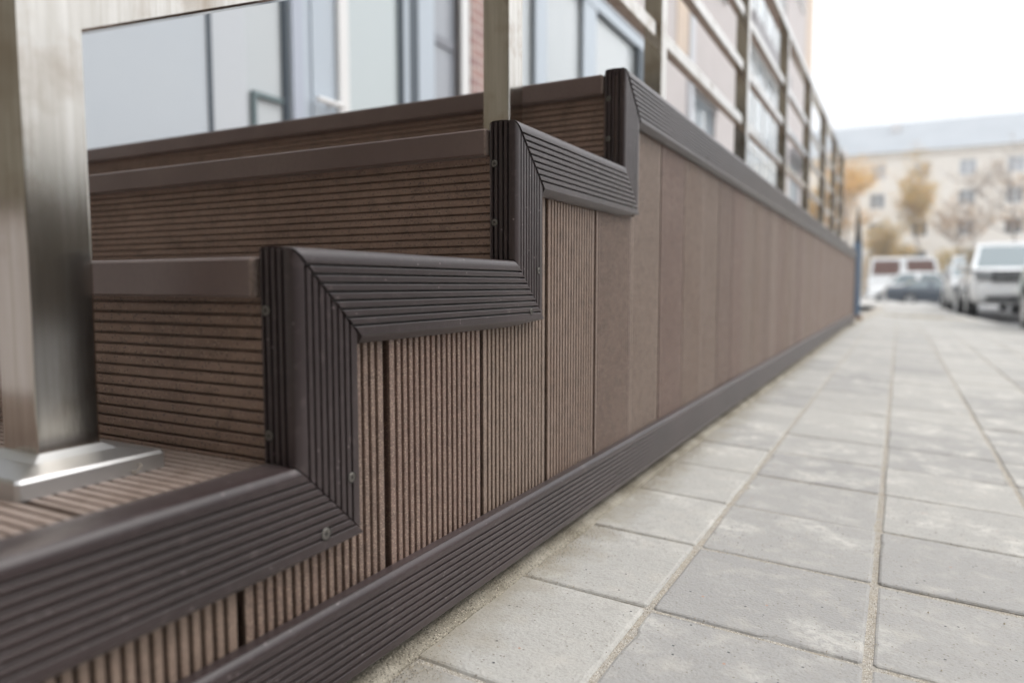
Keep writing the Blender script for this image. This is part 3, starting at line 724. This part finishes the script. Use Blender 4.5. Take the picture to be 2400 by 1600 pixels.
def bush(x, y, w_, h, mi, label, seed):
    rt = random.Random(seed); z0 = zg(1.6, y)-.12; o = empty('bush', (x, y, z0), label, 'bush', 'bushes along the cross street')
    c = MB(); t = MB()
    for _ in range(14):
        a = rt.uniform(0, 6.28); t.tube((x+rt.uniform(-w_/3, w_/3), y, z0), (x+rt.uniform(-w_/2, w_/2), y+rt.uniform(-.6, .6), z0+h*.8), .03, .01, 5)
    t.build('stems', m_bark, o)
    for _ in range(3500):
        a = rt.uniform(0, 6.28); rr = rt.random()**.4; zz = rt.random()**.7; q = Vector((x+math.cos(a)*rr*w_/2*(1-.3*zz)+rt.gauss(0, .1), y+math.sin(a)*rr*.9, z0+h*zz*(1+.12*math.sin(x*3+a*3))))
        s = rt.uniform(.05, .1); u = Vector((rt.uniform(-1, 1), rt.uniform(-1, 1), rt.uniform(-1, 1))).normalized(); b = u.orthogonal().normalized(); c.mi = rt.randrange(len(mi))
        c.quad(q-u*s, q-b*s*.7, q+u*s, q+b*s*.7)
    c.build('foliage', [m_lf[i] for i in mi], o)
bush(4.3, 68, 4.4, 3.7, [2, 0, 2], 'wide olive yellow bush behind the pale minivan roof', 3)
bush(-.9, 70, 4.5, 3.3, [0, 2, 3], 'low yellowish bush behind the white van', 6)
bush(9.0, 70, 5.0, 3.2, [3, 2], 'brownish bush behind the white off-road car', 7)

# ------------------------------------------------------------------ parked vehicles (local: nose to -Y, origin on the ground at the nose centre)
m_tyre = mat('tyre_rubber', (.02, .02, .021), .85); m_rim = mat('alloy_rim', (.45, .46, .47), .3, .9)
m_cg = mat('car_glass', (.13, .17, .18), .05, spec=1); m_plastic = mat('black_plastic', (.025, .027, .03), .5)
m_lamp = mat('headlamp_glass', (.22, .23, .24), .12, spec=1); m_plate = mat('plate_white', (.75, .75, .73), .5); m_red = mat('tail_lamp', (.35, .03, .03), .2)
def car(name, loc, rz, L, W, H, paint, label, stations, belt, gh, wr=.34, axles=(.82, -1.0), group='vehicles parked along the street', glass=None, slab_glass=False):
    """stations: (y, zbot, ztop, half width) ; gh: greenhouse (y cowl, y top front, y top rear, y tail, tumblehome)"""
    o = empty(name, loc, label, 'car' if 'van' not in name else 'van', group, rz)
    def P(mb, nm, m, par=o, sm=True):
        q = mb.build(nm, m, par, world=False); ORG[q.name] = Vector((0, 0, 0)); return autosmooth(q, 40) if sm else q
    mb = MB(); rings = []
    for y, zb, zt, hw in stations:
        h = zt-zb
        half = [(0, zb), (hw*.86, zb), (hw*.97, zb+.12*h), (hw, zb+.42*h), (hw*.985, zb+.72*h), (hw*.93, zb+.93*h), (hw*.8, zt), (hw*.4, zt+.02), (0, zt+.03)]
        rings.append([(x, y, z) for x, z in half]+[(-x, y, z) for x, z in half[-2:0:-1]])
    mb.loft(rings); P(mb, 'body', paint)
    yc, yf, yr, yt, th = gh; hw = W/2
    bz, rz_ = belt, H; b0 = hw*.92; t0 = hw*th
    ring = lambda y, x, z: [(-x, y, z), (x, y, z)]
    c = [(-b0, yc, bz), (b0, yc, bz), (b0, yt, bz), (-b0, yt, bz), (-t0, yf, rz_-.06), (t0, yf, rz_-.06), (t0, yr, rz_-.06), (-t0, yr, rz_-.06)]
    mb = MB(); mb.add(c, [(0, 1, 5, 4), (1, 2, 6, 5), (2, 3, 7, 6), (3, 0, 4, 7), (4, 5, 6, 7), (0, 3, 2, 1)]); P(mb, 'cabin', paint, sm=False)
    mb = MB(); rr = []
    for y, k, dz in ((yf-.03, .96, -.055), (yf+.12, 1.0, -.015), ((yf+yr)/2, 1.01, .01), (yr-.12, 1.0, -.01), (yr+.03, .95, -.055)):
        rr.append([(-t0*k, y, rz_-.075), (-t0*k*.97, y, rz_+dz-.02), (-t0*.6, y, rz_+dz), (t0*.6, y, rz_+dz), (t0*k*.97, y, rz_+dz-.02), (t0*k, y, rz_-.075)])
    mb.loft(rr); P(mb, 'roof', paint)
    def panel(nm, q, ins=(.06, .09), off=.008, m=m_cg):
        A, B_, C, D = [Vector(v) for v in q]; n = (B_-A).cross(D-A).normalized()
        cen = (A+B_+C+D)/4
        if n.dot(cen-Vector((0, (yc+yt)/2, (bz+rz_)/2))) < 0: n = -n
        def bl(u, v): return (A*(1-u)+B_*u)*(1-v)+(D*(1-u)+C*u)*v
        u0, v0 = ins; pts = [bl(u0, v0), bl(1-u0, v0), bl(1-u0, 1-v0), bl(u0, 1-v0)]
        mb = MB(); mb.loft([[p-n*.01 for p in pts], [p+n*off for p in pts]]); P(mb, nm, m, sm=False)
    c = [Vector(v) for v in c]; gm_ = glass or m_cg
    panel('windshield', (c[0], c[1], c[5], c[4]), (.05, .1), m=gm_); panel('rear_window', (c[2], c[3], c[7], c[6]), (.08, .14), m=gm_)
    for a, b, d, e_ in ((1, 2, 6, 5), (3, 0, 4, 7)):
        A, B_, C, D = c[a], c[b], c[d], c[e_]; m1, m2 = (A+B_)/2, (C+D)/2
        panel('side_window', (A, m1, m2, D), (.1, .12), m=gm_); panel('side_window', (m1, B_, C, m2), (.1, .12), m=gm_)
    y0 = stations[0][0]; nose = stations[1]
    for s in (-1, 1):
        for ay in (axles[0], L+axles[1]):
            for kk in (0,):
                wm = MB(); x = s*(hw-.10)
                rg = []
                for dx, r in ((-.11, wr*.8), (-.105, wr*.97), (-.06, wr), (.06, wr), (.105, wr*.97), (.11, wr*.8)):
                    rg.append([(x+dx, ay+r*math.cos(t), wr+r*math.sin(t)) for t in [6.2832*i/24 for i in range(24)]])
                wm.loft(rg); wo2 = P(wm, 'wheel', m_tyre)
                rm = MB(); xo = x+s*.112
                rm.tube((xo-s*.03, ay, wr), (xo, ay, wr), wr*.62, wr*.6, 20)
                P(rm, 'rim', m_rim, wo2)
            am = MB(); x = s*(hw+.004)
            am.loft([[(x-s*dx, ay+(wr*1.17)*math.cos(t)*k, wr+(wr*1.17)*math.sin(t)*k) for t in [math.pi*i/14 for i in range(15)]] for dx, k in ((0, 1), (0, .98), (.2, .98), (.2, 1))], closed=False, caps=False)
            P(am, 'wheel_arch', m_plastic)
        mm = MB(); mm.cbox(s*(hw-.02) if s > 0 else -hw-.2, hw+.2 if s > 0 else -(hw-.02), yc+.2, yc+.33, bz+.02, bz+.18, .03); P(mm, 'mirror', paint)
    return o, P
def dress_front(o, P, hw, hz, gz, bz, y, lampw=.3, gril=m_plastic, chrome=True):
    for s in (-1, 1):
        m = MB(); a, b = sorted((s*(hw-.06), s*(hw-.06-lampw))); m.cbox(a, b, y-.02, y+.10, hz-.08, hz+.08, .02); P(m, 'headlight', m_lamp)
    m = MB(); m.cbox(-(hw-.08-lampw), hw-.08-lampw, y-.035, y+.08, gz-.09, gz+.09, .02); g_ = P(m, 'grille', gril)
    if chrome:
        m = MB()
        for k in (-.045, 0, .045): m.box(-(hw-.12-lampw), hw-.12-lampw, y-.045, y-.03, gz+k-.009, gz+k+.009)
        P(m, 'grille_bar', m_rim, g_, False)
    m = MB(); m.cbox(-(hw-.28), hw-.28, y-.10, y+.02, bz-.05, bz+.05, .02); P(m, 'lower_intake', m_plastic)
    m = MB(); m.cbox(-.26, .26, y-.115, y-.095, bz+.09, bz+.20, .004); P(m, 'number_plate', m_plate)
def st_suv(L, hw, hood, tail, zb=.34):
    return [(-.02, zb+.12, hood-.34, hw*.80), (.03, zb+.04, hood-.20, hw*.92), (.14, zb, hood-.08, hw*.98), (.45, zb, hood-.02, hw), (1.15, zb, hood+.03, hw), (L*.6, zb, hood+.05, hw), (L-.5, zb, hood+.05, hw), (L-.1, zb, hood, hw*.97), (L, zb+.1, hood-.15, hw*.9)]
def gz_(x, y): return zg(1.6, y)-.12
m_pw = mat('white_paint', (.72, .73, .73), .22, coat=.6); m_pb = mat('dark_blue_paint', (.035, .05, .07), .22, coat=.6)
m_ps = mat('silver_paint', (.42, .43, .43), .28, .3, coat=.6); m_pg = mat('pale_green_paint', (.42, .52, .47), .3, coat=.5)
o, P = car('parked_car', (2.72, 18.5, gz_(2, 18.5)), 0, 4.9, 1.98, 1.80, m_pw, 'white off-road car facing the camera at the kerb by the apartment block', st_suv(4.9, .99, 1.08, 1.10, .36), 1.13, (1.15, 1.95, 4.1, 4.75, .75), .39, (.92, -1.0))
dress_front(o, P, .99, 1.0, .96, .50, -.02, .30)
m = MB(); m.cbox(-.62, .62, -.06, .05, .86, 1.09, .02); P(m, 'grille_surround', m_plastic)
m = MB(); m.cbox(-.80, .80, .05, .12, .62, .70, .02); P(m, 'bumper_strip', m_plastic)
o, P = car('parked_car', (2.55, 24.6, gz_(2, 24.6)), 0, 4.6, 1.86, 1.76, m_ps, 'silver minivan parked behind the white off-road car', [(-.02, .38, .72, .7), (.05, .3, .86, .85), (.35, .28, .98, .91), (1.0, .28, 1.08, .93), (2.6, .28, 1.1, .93), (4.1, .28, 1.1, .93), (4.5, .3, 1.05, .9), (4.6, .4, .9, .84)], 1.05, (.8, 1.6, 4.2, 4.5, .78), .33)
dress_front(o, P, .88, .76, .70, .42, -.02)
o, P = car('parked_car', (2.66, 7.7, gz_(2, 9.5)), 0, 4.3, 1.80, 1.46, m_pg, 'pale car cut off by the right edge, nearest in the kerbside row', [(-.02, .32, .58, .68), (.05, .24, .70, .82), (.35, .22, .82, .88), (1.0, .22, .92, .9), (2.4, .22, .95, .9), (3.8, .22, .97, .9), (4.2, .26, .92, .86), (4.3, .36, .8, .8)], .92, (.95, 1.75, 3.3, 4.1, .74), .31)
dress_front(o, P, .85, .62, .56, .34, -.02)
o, P = car('parked_car', (4.1, 40.5, gz_(2, 41)), math.radians(97), 4.4, 1.76, 1.26, m_pb, 'dark blue car standing side on across the end of the street', [(-.02, .32, .58, .68), (.05, .22, .68, .82), (.35, .2, .78, .86), (1.0, .2, .90, .88), (2.4, .2, .93, .88), (3.8, .2, .95, .88), (4.3, .24, .9, .84), (4.4, .34, .78, .78)], .84, (1.15, 1.95, 3.1, 3.9, .74), .31)
dress_front(o, P, .82, .62, .56, .34, -.02)
o, P = car('parked_car', (-1.35, 47.8, gz_(2, 48)), math.radians(-84), 4.5, 1.80, 1.82, m_pw, 'white car parked side on behind the dark blue car', [(-.02, .34, .62, .7), (.05, .26, .78, .84), (.4, .24, .92, .88), (1.1, .24, 1.03, .9), (2.4, .24, 1.06, .9), (3.9, .24, 1.08, .9), (4.4, .28, 1.02, .86), (4.5, .4, .9, .8)], 1.02, (1.0, 1.7, 3.5, 4.2, .76), .33)
dress_front(o, P, .86, .72, .66, .4, -.02)
# white van side on
m_brn = mat('brown_interior_glass', (.10, .035, .02), .3)
o, P = car('parked_van', (3.35, 62.0, gz_(2, 62)), math.radians(91), 5.1, 2.0, 3.15, m_pw, 'tall white van with brown tinted windows parked side on behind the cars', [(-.02, .5, 1.0, .8), (.05, .4, 1.3, .93), (.3, .38, 1.5, .98), (.7, .38, 1.7, 1.0), (2.4, .38, 1.72, 1.0), (4.6, .38, 1.72, 1.0), (5.05, .4, 1.7, .98), (5.1, .5, 1.6, .95)], 1.68, (.35, .7, 4.95, 5.08, .93), .36, glass=m_brn)
dress_front(o, P, .95, .95, .85, .5, -.02)

# ------------------------------------------------------------------ unseen building and hedge, added to shade the steps and darken reflections
bb = empty('unseen_brick_building', (-4, -8, -.4), 'unseen three storey dark brick building added behind the camera to darken the steps and steel reflections', 'building')
m_bk = mat('dark_brick', (.38, .345, .285), .9, noise=(6, .4, .7, (.32, .29, .235)))
wb = MB(); wy = -5.5
wx = [-13.0+2.6*i for i in range(10)]
xs_ = sorted({-14, 15}|{a for a in wx}|{a+1.3 for a in wx})
for a, b in zip(xs_, xs_[1:]):
    if any(abs(a-q) < 1e-6 for q in wx):
        wb.box(a, b, wy-.3, wy, -1, .9); wb.box(a, b, wy-.3, wy, 2.5, 4.0); wb.box(a, b, wy-.3, wy, 5.6, 7.4); wb.box(a, b, wy-.3, wy, 9, 10.5)
    else: wb.box(a, b, wy-.3, wy, -1, 10.5)
wb.box(-14, 15, wy-8, wy-.3, -1, -.9); wb.box(-14, -13.7, wy-8, wy-.3, -1, 10.5); wb.box(14.7, 15, wy-8, wy-.3, -1, 10.5)
wb.build('wall', m_bk, bb); B(-14.3, 15.3, wy-8, wy+.3, 10.5, 10.8).build('roof', m_soffit, bb)
for a in wx:
    for z in (.9, 4.0, 7.4):
        h = 1.6
        f = B(a, a+1.3, wy-.2, wy-.15, z, z+h).build('window', m_paned, bb)
        B(a+.62, a+.68, wy-.149, wy-.12, z, z+h).build('frame', m_white, f)
hg = empty('hedge', (10, 10, -.8), 'unseen long dark hedge added across the street to darken the steel reflections', 'hedge')
rt = random.Random(77); c = MB()
for _ in range(14000):
    x, y, z = 10+rt.gauss(0, .45), rt.uniform(-12, 34), 0
    zz = rt.random(); z = zg(1.6, y)-.2+2.5*zz+.12*math.sin(y*1.7); s_ = rt.uniform(.06, .13); q = Vector((x, y, z))
    u = Vector((rt.uniform(-1, 1), rt.uniform(-1, 1), rt.uniform(-1, 1))).normalized(); b = u.orthogonal().normalized(); c.quad(q-u*s_, q-b*s_*.7, q+u*s_, q+b*s_*.7)
c.build('foliage', mat('dark_hedge_leaf', (.045, .055, .03), .7, noise=(2, .4, .6, (.07, .07, .035))), hg)
B(9.85, 10.15, -12, 34, -1.3, 1.3).build('branches', m_bark, hg)

# small curls of shaving lying on the lowest tread against the riser
m_curl = mat('pale_shaving', (.42, .36, .29), .9)
def shaving(x, y, seed, label, r=.004):
    rt = random.Random(seed); z = ZT[0]-.0045; mb = MB(); p = Vector((x, y, z+.0006)); a = rt.uniform(0, 6.28)
    for k in range(9):
        a += rt.uniform(.3, 1.0); q = p+Vector((math.cos(a)*r*.6, math.sin(a)*r*.5, rt.uniform(-.0004, .0016)))
        q.z = max(q.z, z+.0005); mb.tube(p, q, .00035, .0003, 5); p = q
    tag(mb.build('wood_shaving', m_curl), label, 'shaving', 'shavings on the lowest tread')
shaving(-.132, .343, 1, 'curled pale shaving against the riser, farthest from the steel post', .005)
shaving(-.118, .330, 2, 'pale wisp of shaving in the corner just behind the steel base plate', .006)
shaving(-.086, .303, 5, 'light chip of shaving lying beside the corner of the steel base plate', .0035)

# thin haze in the street air
hz = MB().box(-75, 75, -30, 130, -3.2, 24).build('haze', bpy.data.materials.new('haze')); tag(hz, 'thin pale haze filling the street air', 'haze', kind='stuff')
hm = hz.data.materials[0]; hm.use_nodes = True; hm.node_tree.nodes.clear()
ho = hm.node_tree.nodes.new('ShaderNodeOutputMaterial'); hv = hm.node_tree.nodes.new('ShaderNodeVolumePrincipled')
hv.inputs['Color'].default_value = (.97, .98, 1, 1); hv.inputs['Density'].default_value = .0024
hm.node_tree.links.new(hv.outputs[0], ho.inputs['Volume'])
